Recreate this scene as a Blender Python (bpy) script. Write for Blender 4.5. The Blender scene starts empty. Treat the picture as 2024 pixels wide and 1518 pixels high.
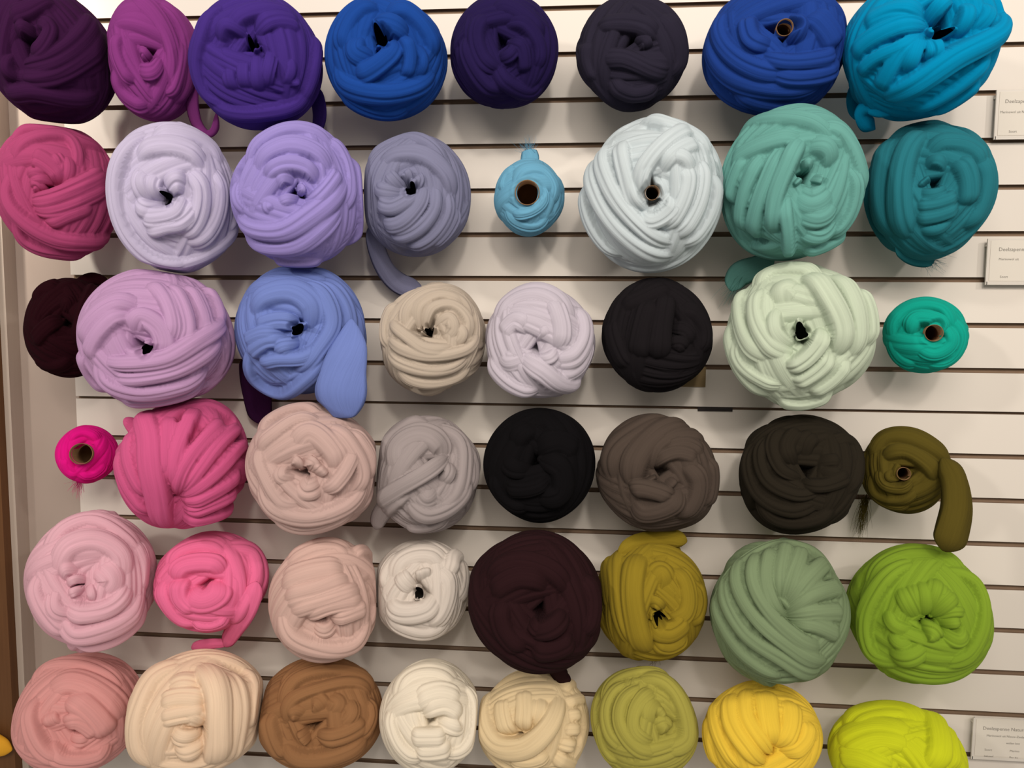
import bpy, math
import numpy as np
from mathutils import Matrix, Vector

sc = bpy.context.scene
col = sc.collection
# ------------------------------------------------------------------ camera
F, PITCH, YAW, ROLL, DIST, CZ = 1500.0, -0.0862, 0.08529, -0.00748, 1.34643, -0.52757
ZO = 1.95                                   # height of the uppermost groove in view
def cam_matrix():
    cp, sp, cy, sy, cr, sr = (math.cos(PITCH), math.sin(PITCH), math.cos(YAW), math.sin(YAW), math.cos(ROLL), math.sin(ROLL))
    Rx = np.array([[1,0,0],[0,cp,-sp],[0,sp,cp]]); Rz = np.array([[cy,-sy,0],[sy,cy,0],[0,0,1]]); Ry = np.array([[cr,0,sr],[0,1,0],[-sr,0,cr]])
    return Rz @ Rx @ Ry
M = cam_matrix()
EYE = np.array([0.0, -DIST, CZ + ZO])
cam = bpy.data.objects.new('camera', bpy.data.cameras.new('camera'))
col.objects.link(cam)
m4 = Matrix.Identity(4)
for r in range(3):
    m4[r][0] = M[r,0]; m4[r][1] = M[r,2]; m4[r][2] = -M[r,1]; m4[r][3] = EYE[r]
cam.matrix_world = m4
cam.data.sensor_width = 36.0
cam.data.lens = 36.0 * F / 2024.0
cam.data.clip_start = 0.02
sc.camera = cam
# ------------------------------------------------------------------ light
sc.view_settings.view_transform = 'Standard'
sc.view_settings.look = 'None'
sc.view_settings.gamma = 1.0
sc.view_settings.use_curve_mapping = False
sc.view_settings.exposure = 0.0
world = bpy.data.worlds.new('shop_ambient'); sc.world = world
world.use_nodes = True
world.node_tree.nodes['Background'].inputs[0].default_value = (1.0, 0.90, 0.80, 1)
world.node_tree.nodes['Background'].inputs[1].default_value = 0.33
def spot(loc, target, power, angle, blend, colr, size):
    l = bpy.data.lights.new('track_spot', 'SPOT'); l.energy = power; l.color = colr
    l.spot_size = math.radians(angle); l.spot_blend = blend; l.shadow_soft_size = size
    o = bpy.data.objects.new('track_spot', l); col.objects.link(o); o.location = loc
    o.rotation_euler = (Vector(target) - Vector(loc)).to_track_quat('-Z', 'Y').to_euler()
    return o
spot((-2.30,-2.60,2.90), (-0.30,0,1.75), 145, 46, 1.0, (1.0,0.92,0.83), 0.12)
spot((0.35,-2.80,2.90), (0.05,0,1.75), 95, 48, 1.0, (1.0,0.91,0.82), 0.12)
spot((2.30,-2.40,2.90), (0.45,0,1.65), 78, 50, 1.0, (1.0,0.91,0.82), 0.08)
spot((-1.60,-0.90,2.60), (-1.14,0,1.90), 125, 34, 1.0, (1.0,0.90,0.78), 0.06)
al = bpy.data.lights.new('added_front_fill', 'AREA'); al.shape = 'RECTANGLE'; al.size = 3.0; al.size_y = 1.2; al.energy = 80; al.color = (1.0,0.89,0.79)  # unseen area lamp added as broad frontal fill to lift the shadows
ao = bpy.data.objects.new('added_front_fill', al); col.objects.link(ao); ao.location = (0.2,-3.0,2.9)
ao.rotation_euler = (Vector((0,0,1.4)) - ao.location).to_track_quat('-Z', 'Y').to_euler()

# ------------------------------------------------------------------ helpers
def ray_dir(px, py):
    v = M @ np.array([(px-1012.0)/F, 1.0, (759.0-py)/F]); return v
def on_plane(px, py, y=0.0):
    v = ray_dir(px, py); return EYE + v*((y-EYE[1])/v[1])
def lin(c):
    return tuple((x/255/12.92 if x <= 10 else ((x/255+0.055)/1.055)**2.4) for x in c)
def mesh_obj(name, verts, faces, mats, parent=None, smooth=True, mat_idx=None):
    me = bpy.data.meshes.new(name)
    me.from_pydata([tuple(v) for v in verts], [], [tuple(f) for f in faces])
    for m in (mats if isinstance(mats, (list, tuple)) else [mats]): me.materials.append(m)
    if smooth: me.polygons.foreach_set('use_smooth', [True]*len(me.polygons))
    if mat_idx is not None: me.polygons.foreach_set('material_index', mat_idx)
    me.update()
    o = bpy.data.objects.new(name, me); col.objects.link(o)
    if parent: o.parent = parent
    return o
def tag(o, label=None, cat=None, group=None, kind=None):
    if label: o['label'] = label
    if cat: o['category'] = cat
    if group: o['group'] = group
    if kind: o['kind'] = kind
    return o
def empty(name, loc):
    o = bpy.data.objects.new(name, None); col.objects.link(o); o.location = loc; o.empty_display_size = 0.02
    return o
class Geo:
    def __init__(s): s.v = []; s.f = []; s.mi = []
    def box(s, a, b, mi=0):
        n = len(s.v); x0,y0,z0 = a; x1,y1,z1 = b
        s.v += [(x0,y0,z0),(x1,y0,z0),(x1,y1,z0),(x0,y1,z0),(x0,y0,z1),(x1,y0,z1),(x1,y1,z1),(x0,y1,z1)]
        for q in ((0,3,2,1),(4,5,6,7),(0,1,5,4),(1,2,6,5),(2,3,7,6),(3,0,4,7)): s.f.append(tuple(n+i for i in q)); s.mi.append(mi)
        return s
    def build(s, name, mats, parent=None, smooth=False): return mesh_obj(name, s.v, s.f, mats, parent, smooth, s.mi)
# ------------------------------------------------------------------ materials
def new_mat(name, base, rough=0.6, spec=0.3):
    m = bpy.data.materials.new(name); m.use_nodes = True
    b = m.node_tree.nodes['Principled BSDF']
    b.inputs['Base Color'].default_value = (*base, 1); b.inputs['Roughness'].default_value = rough
    b.inputs['Specular IOR Level'].default_value = spec
    return m, m.node_tree.nodes, m.node_tree.links, b
def noise_mix(m, nodes, links, b, c0, c1, scale, stretch=(1,1,1), detail=4, bump=0.0):
    tc = nodes.new('ShaderNodeTexCoord'); mp = nodes.new('ShaderNodeMapping'); mp.inputs['Scale'].default_value = stretch
    nz = nodes.new('ShaderNodeTexNoise'); nz.inputs['Scale'].default_value = scale; nz.inputs['Detail'].default_value = detail
    mx = nodes.new('ShaderNodeMix'); mx.data_type = 'RGBA'
    mx.inputs[6].default_value = (*c0,1); mx.inputs[7].default_value = (*c1,1)
    links.new(tc.outputs['Object'], mp.inputs[0]); links.new(mp.outputs[0], nz.inputs['Vector']); links.new(nz.outputs['Fac'], mx.inputs[0])
    links.new(mx.outputs[2], b.inputs['Base Color'])
    if bump:
        bp = nodes.new('ShaderNodeBump'); bp.inputs['Strength'].default_value = bump; bp.inputs['Distance'].default_value = 0.002
        links.new(nz.outputs['Fac'], bp.inputs['Height']); links.new(bp.outputs[0], b.inputs['Normal'])
def surf(name, c0, c1, scale, rough=0.6, stretch=(1,1,1), bump=0.0, spec=0.3):
    m, n, l, b = new_mat(name, c0, rough, spec); noise_mix(m, n, l, b, c0, c1, scale, stretch, bump=bump); return m
MAT_SLAT = surf('melamine', (0.67,0.625,0.565), (0.70,0.655,0.595), 6, 0.45)
MAT_MDF = surf('raw_fibreboard', (0.21,0.14,0.09), (0.27,0.185,0.125), 60, 0.9)
MAT_PLASTER = surf('painted_plaster', (0.38,0.31,0.265), (0.42,0.345,0.30), 9, 0.8, bump=0.05)
MAT_WOOD = surf('stained_wood', (0.10,0.042,0.014), (0.17,0.075,0.027), 14, 0.5, (12,12,0.6))
MAT_BEAD = surf('pale_wood', (0.44,0.37,0.31), (0.48,0.41,0.35), 14, 0.5, (12,12,0.6))
MAT_CARD = surf('cardboard', (0.15,0.08,0.037), (0.20,0.112,0.053), 60, 0.9, bump=0.1)
MAT_PAPER = surf('paper', (0.66,0.62,0.55), (0.69,0.65,0.58), 20, 0.8)
MAT_INK = new_mat('grey_ink', (0.25,0.235,0.21), 0.8)[0]
MAT_BLACK = surf('black_plastic', (0.012,0.008,0.008), (0.02,0.014,0.013), 30, 0.6)
MAT_KRAFT = surf('kraft_paper', (0.20,0.145,0.07), (0.25,0.18,0.09), 40, 0.9)
MAT_YELLOW = surf('yellow_felt', (0.75,0.36,0.02), (0.82,0.42,0.03), 40, 0.9)
def make_acrylic():
    m, n, l, b = new_mat('clear_acrylic', (0.95,0.95,0.93), 0.08, 0.5)
    b.inputs['Transmission Weight'].default_value = 1.0; b.inputs['IOR'].default_value = 1.2
    return m
MAT_ACRYLIC = make_acrylic()
def wool_mat(name, c):
    m, n, l, b = new_mat(name, c, 0.95, 0.05)
    lum = 0.3*c[0]+0.6*c[1]+0.1*c[2]
    b.inputs['Sheen Weight'].default_value = min(0.16, 0.02+0.35*lum); b.inputs['Sheen Roughness'].default_value = 0.6
    b.inputs['Sheen Tint'].default_value = (*[min(1, x*0.8+0.12) for x in c], 1)
    at = n.new('ShaderNodeAttribute'); at.attribute_name = 'strand'
    fac = None; hgt = None
    for sx, sy, wgt in ((9, 150, 0.5), (16, 430, 0.5)):
        mp = n.new('ShaderNodeMapping'); mp.inputs['Scale'].default_value = (sx, sy, 1)
        nz = n.new('ShaderNodeTexNoise'); nz.inputs['Scale'].default_value = 1.0; nz.inputs['Detail'].default_value = 3
        l.new(at.outputs['Vector'], mp.inputs[0]); l.new(mp.outputs[0], nz.inputs['Vector'])
        mu = n.new('ShaderNodeMath'); mu.operation = 'MULTIPLY_ADD'; mu.inputs[1].default_value = wgt
        l.new(nz.outputs['Fac'], mu.inputs[0])
        if fac: l.new(fac.outputs[0], mu.inputs[2])
        else: mu.inputs[2].default_value = 0.0
        fac = mu
    mx = n.new('ShaderNodeMix'); mx.data_type = 'RGBA'
    mx.inputs[6].default_value = (*[x*0.80 for x in c], 1); mx.inputs[7].default_value = (*[min(0.93, x*1.20) for x in c], 1)
    l.new(fac.outputs[0], mx.inputs[0]); l.new(mx.outputs[2], b.inputs['Base Color'])
    bp = n.new('ShaderNodeBump'); bp.inputs['Strength'].default_value = 0.45; bp.inputs['Distance'].default_value = 0.002
    l.new(fac.outputs[0], bp.inputs['Height']); l.new(bp.outputs[0], b.inputs['Normal'])
    return m

# ------------------------------------------------------------------ the wall
S = 0.0762
def groove_z(i): return ZO - S*i + (0.0056 if i > 9 else 0.0043 if i == 9 else 0.0)
XL, XR = -0.9395, 1.35
def slatwall():
    prof = []; mi = []
    zs = [(groove_z(i), 0.0023 if i == 9 else 0.0043) for i in range(-3, 21)]
    prof.append((0.0, zs[0][0]+S))
    for z, h in zs:
        prof += [(0.0, z+h), (0.0045, z+h), (0.0045, z+h+0.006), (0.0085, z+h+0.006), (0.0085, z-h-0.006), (0.0045, z-h-0.006), (0.0045, z-h), (0.0, z-h)]
        mi += [0, 1, 1, 1, 1, 1, 1, 1]
    prof.append((0.0, zs[-1][0]-S)); mi.append(0)
    prof += [(0.019, zs[-1][0]-S), (0.019, zs[0][0]+S)]; mi += [0, 0, 0]
    n = len(prof)
    v = [(XL, y, z) for y, z in prof] + [(XR, y, z) for y, z in prof]
    f = [(k, (k+1) % n, n+(k+1) % n, n+k) for k in range(n)]
    f.append(tuple(range(n-1, -1, -1))); mi.append(1)
    o = mesh_obj('wall_back', v, f, [MAT_SLAT, MAT_MDF], None, False, mi)
    return tag(o, 'white slatwall panel with brown horizontal grooves', None, None, 'structure')
slatwall()
g = Geo().box((-1.75, 0.0195, 0.2), (XR, 0.06, 2.6)); tag(g.build('wall_left', MAT_PLASTER), 'plain painted wall beside the slatwall', kind='structure')
xt = on_plane(4, 1000, -0.03)[0]
g = Geo().box((xt-0.12, -0.03, 0.2), (xt, 0.0193, 2.6)); tag(g.build('trim_1', MAT_WOOD), 'brown stained wood upright at the far left', kind='structure')
g = Geo().box((xt+0.0003, -0.012, 0.2), (xt+0.013, 0.0193, 2.6)); tag(g.build('trim_2', MAT_BEAD), 'pale wood bead beside the brown upright', kind='structure')

# ------------------------------------------------------------------ wool balls
FRONT_ROWS, BACK_ROWS, NPHI = 150, 32, 264
class Ball:
    """a ball of wound roving: an ellipsoid whose surface is the upper envelope of many strands"""
    def __init__(s, cx, cy, rx, ry, gap=0.025):
        y = -0.13
        for _ in range(8):
            C = on_plane(cx, cy, y); dep = (C-EYE) @ M[:,1]
            R = 0.5*(rx+ry)*dep/F; y = -(R*0.95+gap)
        s.C = on_plane(cx, cy, y); dep = (s.C-EYE) @ M[:,1]
        k = dep/F*0.985
        s.S = np.array([rx*k, 0.5*(rx+ry)*k*0.95, ry*k]); s.px = k
        s.box = (cx-rx, cx+rx, cy-ry, cy+ry)
        g = np.random.default_rng(0).normal(size=(4000,3)); g /= np.linalg.norm(g, axis=1)[:,None]
        for _ in range(5): s.fit(g)
        s.R = float(s.S.mean())
    def fit(s, N):
        """make the outline of the body span the box it has in view"""
        v = (s.C + N*s.S - EYE) @ M
        px = 1012 + F*v[:,0]/v[:,1]; py = 759 - F*v[:,2]/v[:,1]
        x0, x1, y0, y1 = s.box; k = ((s.C-EYE) @ M[:,1])/F
        s.S = s.S*np.array([(x1-x0)/(px.max()-px.min()), 1, (y1-y0)/(py.max()-py.min())])
        s.C = s.C + np.array([((x0+x1)-(px.max()+px.min()))/2*k, 0, -((y0+y1)-(py.max()+py.min()))/2*k])
    def direction(s, px, py):
        """unit direction (in the ball's own scaled space) of the surface point seen at a pixel"""
        v = ray_dir(px, py)/s.S; e = (EYE-s.C)/s.S
        a = v@v; b = v@e; c = e@e-1.0; d = b*b-a*c
        if d > 0:
            p = e + v*((-b-math.sqrt(d))/a)
        else:
            p = e + v*(-b/a)
        return p/np.linalg.norm(p)
def great_strands(b, P, hole, hw, seed, n_groups, hand, style):
    """groups of parallel turns, each group laid over the one before"""
    rng = np.random.default_rng(seed); out = []
    phi = rng.uniform(0, 2*math.pi)
    for gi in range(n_groups):
        t = gi/(n_groups-1)
        n = int(rng.integers(3, 6))
        a0 = hole + hw*(0.75 + style*t*rng.uniform(1.2, 3.2))
        phi += hand*rng.uniform(1.6, 2.5)
        lvl = -0.20 + 0.13*t
        for k in range(n):
            w = hw*rng.uniform(0.8, 1.25)
            out.append((a0 + k*hw*1.45, phi + hand*k*0.10 + rng.normal(0, 0.05), lvl + 0.006*k + rng.normal(0, 0.006), w, rng.uniform(0.75, 1.2)))
    return out
def build_ball(b, hole_px, hole_r, hw, seed, mat, parent, groups=9, hand=1, style=1.0, bands=(), gen=True, hole_depth=0.45, name='wound_roving', opened=False, lip=0.8):
    rng = np.random.default_rng(seed+1000)
    P = b.direction(*hole_px)
    up = np.array([0,0,1.0]); E1 = np.cross(up, P); E1 /= np.linalg.norm(E1); E2 = np.cross(P, E1)
    ha = hole_r*b.px/b.R
    tf = np.linspace(0, 1, FRONT_ROWS); t0 = ha*0.9 if opened else 0.012; th_f = t0 + (math.radians(108)-t0)*tf**1.1
    th = np.r_[th_f, np.linspace(math.radians(108), math.pi-0.02, BACK_ROWS+1)[1:]]
    nt = len(th); ph = np.arange(NPHI)*2*math.pi/NPHI
    T, PH = np.meshgrid(th, ph, indexing='ij')
    st, ct = np.sin(T), np.cos(T)
    N = (st*np.cos(PH))[...,None]*E1 + (st*np.sin(PH))[...,None]*E2 + ct[...,None]*P
    # core under the strands
    base = 0.76 - (0.76-hole_depth)*np.clip(1.25 - T/(ha+0.22), 0, 1)**0.8
    H = base.copy(); U = PH*b.R*0.3; V = T*b.R*0.5
    lump = sum(0.010*np.sin(N@rng.normal(0, 2.2, 3) + rng.uniform(0, 6)) for _ in range(5))
    def lay(d, u, w, lvl, thick, idn, env=0.0):
        nonlocal H, U, V
        x = np.abs(d)/w; m = x < 1
        prof = np.where(m, (1-np.clip(x,0,1)**3.0)**0.6, 0)
        fib = 0.004*np.sin(d/w*5.0 + 2.1*np.sin(u*1.7+idn) + idn*1.3) + 0.002*np.sin(d/w*11 + 1.5*np.sin(u*2.3+idn*2))
        if np.max(w) > 0.11:
            o1 = 0.42*math.sin(idn*2.7) + 0.10*np.sin(u*2.2+idn)
            fib = fib - 0.020*np.exp(-((d/w-o1)/0.13)**2) - (0.012*np.exp(-((d/w+0.75*np.sign(o1)*0.8)/0.12)**2) if idn % 2 else 0)
        h = np.where(m, 1.0 + lvl - thick + thick*prof + env + fib*prof, -1)
        k = h > H
        H = np.where(k, h, H); U = np.where(k, u*b.R, U); V = np.where(k, d*b.R + idn*0.037, V)
    if gen:
        for idn, (a, p, lvl, w, tk) in enumerate(great_strands(b, P, ha, hw, seed, groups, hand, style)):
            # normal of the tilted great circle
            q = math.pi/2 + a
            nrm = math.sin(q)*(math.cos(p)*E1 + math.sin(p)*E2) + math.cos(q)*P
            wob = 0.05*np.sin(N@rng.normal(0, 2.5, 3) + rng.uniform(0, 6))
            f1 = np.cross(nrm, P); f1 /= np.linalg.norm(f1); f2 = np.cross(nrm, f1)
            u = np.arctan2(N@f2, N@f1)
            d = np.arcsin(np.clip(N@nrm, -1, 1)) + wob*hw*2
            lay(d, u, w*(1+0.15*np.sin(2*u+idn)), lvl + 0.012*np.sin(u*2+idn), 0.105*tk*hw/0.15, idn)
    idn = 200
    for bd in bands:
        w_px, lvl, pts = bd[0], bd[1], bd[2]
        D = np.array([b.direction(*p) for p in pts])
        # smooth the polyline on the sphere
        n = 14*(len(D)-1)
        tt = np.linspace(0, len(D)-1, n+1); pts3 = []
        for t in tt:
            i = min(int(t), len(D)-2); f = t-i
            p0, p1, p2, p3 = D[max(i-1,0)], D[i], D[i+1], D[min(i+2,len(D)-1)]
            q = 0.5*((2*p1)+(-p0+p2)*f+(2*p0-5*p1+4*p2-p3)*f*f+(-p0+3*p1-3*p2+p3)*f**3)
            pts3.append(q/np.linalg.norm(q))
        L = np.array(pts3); w = w_px*b.px/b.R/2
        best = np.full(T.shape, 9.0); uu = np.zeros(T.shape); dd = np.zeros(T.shape); acc = 0.0; tot = float(np.linalg.norm(np.diff(L, axis=0), axis=1).sum())
        near = (N @ L.mean(0)/np.linalg.norm(L.mean(0))) > math.cos(min(3.1, tot*0.62+w+0.15))
        Nn = N[near]; bb = best[near]; u_ = uu[near]; d_ = dd[near]
        for i in range(len(L)-1):
            A, B = L[i], L[i+1]; seg = B-A; ls = float(np.linalg.norm(seg)); sd = seg/ls
            rel = Nn-A; t = np.clip(rel@sd, 0, ls); pr = rel - t[:,None]*sd
            ds = np.linalg.norm(pr, axis=1); k = ds < bb
            side = np.sign(pr @ np.cross(A, sd))
            bb = np.where(k, ds, bb); u_ = np.where(k, acc+t, u_); d_ = np.where(k, ds*side, d_); acc += ls
        fade = (0.28+0.22*(tot < 0.75),)*2
        dfull = np.full(T.shape, 9.0); dfull[near] = np.where(bb < 9, d_, 9.0); ufull = np.zeros(T.shape); ufull[near] = u_
        uf = ufull/max(tot,1e-6); env = np.zeros(T.shape)
        if fade[0] > 0: env -= 0.2*np.clip(1-uf/fade[0], 0, 1)**2
        if fade[1] > 0: env -= 0.2*np.clip(1-(1-uf)/fade[1], 0, 1)**2
        tp = np.minimum(np.clip(uf/0.22,0,1), np.clip((1-uf)/0.22,0,1)); tp = 0.45+0.55*np.sqrt(tp*(2-tp))
        lay(dfull, ufull, w*(1+0.08*np.sin(ufull*3+idn))*tp, lvl, max(0.05, min(0.16, w*(0.62 if lvl > -0.015 else 0.46))), idn, env)
        idn += 1
    if opened:
        edge = ha*(1.05 + 0.16*np.sin(2*PH+seed) + 0.10*np.sin(3*PH+seed*2) + 0.06*np.sin(5*PH+seed*3))
        q = np.clip((T-edge)/(ha*0.35), 0, 1); lp = lip*(1 + (0.20*np.sin(2*PH+seed) + 0.11*np.sin(3*PH+2*seed) + 0.06*np.sin(5*PH+seed) if lip == 0.8 else 0)); H = (lp + (H-lp)*(1-(1-q)**2))
    H = H + lump - 0.09*np.exp(-(T/0.48)**2)*(np.clip((T-ha*1.2)/0.15, 0, 1) if opened and lip != 0.8 else 1)
    if opened and lip != 0.8: H = np.where(T < ha*1.15, np.minimum(H, 1.0), H)
    # slight smoothing keeps the creases soft like felted fibre
    for _ in range(1):
        Hs = 0.5*H + 0.25*(np.roll(H,1,1)+np.roll(H,-1,1)); H = Hs
        Hs = H.copy(); Hs[1:-1] = 0.5*H[1:-1] + 0.25*(H[2:]+H[:-2]); H = Hs
    for _ in range(3): b.fit((N*H[...,None]).reshape(-1,3))
    X = b.C + N*H[...,None]*b.S
    verts = X.reshape(-1,3)
    i = np.arange(nt-1)[:,None]*NPHI; j = np.arange(NPHI)[None,:]; j2 = (j+1) % NPHI
    F4 = np.stack([i+j, i+NPHI+j, i+NPHI+j2, i+j2], -1).reshape(-1,4)
    me = bpy.data.meshes.new(name)
    nv = len(verts)
    top = verts[:NPHI].mean(0); bot = verts[-NPHI:].mean(0)
    allv = np.vstack([verts, top, bot])
    caps = np.array(([] if opened else [(nv, k, (k+1) % NPHI) for k in range(NPHI)]) + [(nv+1, (nt-1)*NPHI+(k+1) % NPHI, (nt-1)*NPHI+k) for k in range(NPHI)])
    org = parent.location if parent else Vector(tuple(b.C))
    allv = allv - np.array(org)
    me.vertices.add(len(allv)); me.vertices.foreach_set('co', allv.astype(np.float32).ravel())
    nl = F4.size + caps.size; me.loops.add(nl); me.loops.foreach_set('vertex_index', np.r_[F4.ravel(), caps.ravel()].astype(np.int32))
    npoly = len(F4)+len(caps); me.polygons.add(npoly)
    me.polygons.foreach_set('loop_start', np.r_[np.arange(len(F4))*4, F4.size + np.arange(len(caps))*3].astype(np.int32))
    me.polygons.foreach_set('use_smooth', np.ones(npoly, bool))
    me.update(calc_edges=True)
    at = me.attributes.new('strand', 'FLOAT_VECTOR', 'POINT')
    A = np.zeros((len(allv),3), np.float32); A[:nv,0] = U.ravel(); A[:nv,1] = V.ravel()
    at.data.foreach_set('vector', A.ravel())
    me.materials.append(mat); me.validate()
    o = bpy.data.objects.new(name, me); col.objects.link(o)
    if parent: o.parent = parent
    else: o.location = org
    return o, P
def tube(name, path, widths, mat, parent, flat=0.5, nr=14, seed=0, ridge=0.06):
    """a soft loose strand swept along a path of world points"""
    path = np.array(path, float); widths = np.array(widths, float); n = 10*(len(path)-1)
    def cr(arr, t):
        i = min(int(t), len(arr)-2); f = t-i
        p0, p1, p2, p3 = arr[max(i-1,0)], arr[i], arr[i+1], arr[min(i+2,len(arr)-1)]
        return 0.5*((2*p1)+(-p0+p2)*f+(2*p0-5*p1+4*p2-p3)*f*f+(-p0+3*p1-3*p2+p3)*f**3)
    tt = np.linspace(0, len(path)-1-1e-6, n+1)
    P = np.array([cr(path, t) for t in tt]); W = np.array([max(0.0008, cr(widths, t)) for t in tt])
    vs = []; at = []; L = 0
    for k in range(n+1):
        tg = P[min(k+1,n)]-P[max(k-1,0)]; tg /= np.linalg.norm(tg)+1e-9
        if k: L += np.linalg.norm(P[k]-P[k-1])
        view = EYE-P[k]; side = np.cross(tg, np.array([0,-1.0,0])); side /= np.linalg.norm(side)+1e-9; nn = np.cross(side, tg)
        endk = min(1.0, math.sin(math.pi*min(0.5, (k+0.6)/n*5*0.5)), math.sin(math.pi*min(0.5, (n-k+0.6)/n*5*0.5)))
        for j in range(nr):
            a = 2*math.pi*j/nr; r = 1 + ridge*math.sin(5*a+seed+k*0.07) + ridge*0.5*math.sin(9*a+k*0.11)
            vs.append(P[k] + side*math.cos(a)*W[k]*r*endk + nn*math.sin(a)*W[k]*flat*r*endk); at.append((L, a*W[k]+seed*0.03, 0))
    fs = [(k*nr+j, (k+1)*nr+j, (k+1)*nr+(j+1) % nr, k*nr+(j+1) % nr) for k in range(n) for j in range(nr)]
    fs.append(tuple(range(nr))[::1]); fs.append(tuple(n*nr+j for j in range(nr-1,-1,-1)))
    vs = np.array(vs)-np.array(parent.location)
    o = mesh_obj(name, vs, fs, mat, parent)
    a = o.data.attributes.new('strand', 'FLOAT_VECTOR', 'POINT'); a.data.foreach_set('vector', np.array(at, np.float32).ravel())
    return o
def wisps(name, root, tip, spread, n, mat, parent, seed=1, r=0.0003):
    """a frayed end of single fibres"""
    rng = np.random.default_rng(seed); vs = []; fs = []
    root = np.array(root); tip = np.array(tip); Lv = np.linalg.norm(tip-root)
    for k in range(n):
        a = root + rng.normal(0, spread*0.55, 3)*np.array([1,0.4,1]); b = tip + rng.normal(0, spread, 3)*np.array([1,0.4,1]) - (tip-root)*rng.uniform(0,0.45)
        c = (a+b)/2 + rng.normal(0, Lv*0.08, 3)
        pts = [(1-t)**2*a + 2*t*(1-t)*c + t*t*b for t in np.linspace(0,1,6)]
        m = len(vs)
        for i, p in enumerate(pts):
            q = r*(1-0.7*i/5)
            for dx, dz in ((q,0),(-q*0.5,q*0.87),(-q*0.5,-q*0.87)): vs.append(p + M[:,0]*dx + M[:,2]*dz)
        for i in range(5):
            for j in range(3): fs.append((m+i*3+j, m+i*3+(j+1) % 3, m+i*3+3+(j+1) % 3, m+i*3+3+j))
    return mesh_obj(name, np.array(vs)-np.array(parent.location), fs, mat, parent)
def core(b, P, r_px, front, parent, mat=None, back=-0.7, wall=0.07):
    """cardboard tube along the ball's axis"""
    r = r_px*b.px; nr = 32
    ax = P*b.S; Ln = np.linalg.norm(ax); ax /= Ln
    mouth = b.C + ax*front*Ln
    if front < 1: ax = ax*0.45 + np.array([0.05,-1.0,0.0])*0.55; ax /= np.linalg.norm(ax)
    lean = (EYE-mouth)/np.linalg.norm(EYE-mouth)
    if front < 1: ax = ax*0.4 + lean*0.6; ax /= np.linalg.norm(ax)
    e1 = np.cross(ax, [0,0,1.0]); e1 /= np.linalg.norm(e1); e2 = np.cross(ax, e1)
    rings = [(r, back*Ln), (r, front*Ln), (r*(1-wall), front*Ln), (r*(1-wall), back*Ln)]
    vs = [mouth + ax*(z-front*Ln) + (e1*math.cos(2*math.pi*k/nr) + e2*math.sin(2*math.pi*k/nr))*q for q, z in rings for k in range(nr)]
    fs = [(i*nr+k, i*nr+(k+1) % nr, (i+1)*nr+(k+1) % nr, (i+1)*nr+k) for i in range(3) for k in range(nr)]
    fs.append(tuple(3*nr+k for k in range(nr)))
    return mesh_obj('cardboard_core', np.array(vs)-np.array(parent.location), fs, mat or MAT_CARD, parent)


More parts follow.
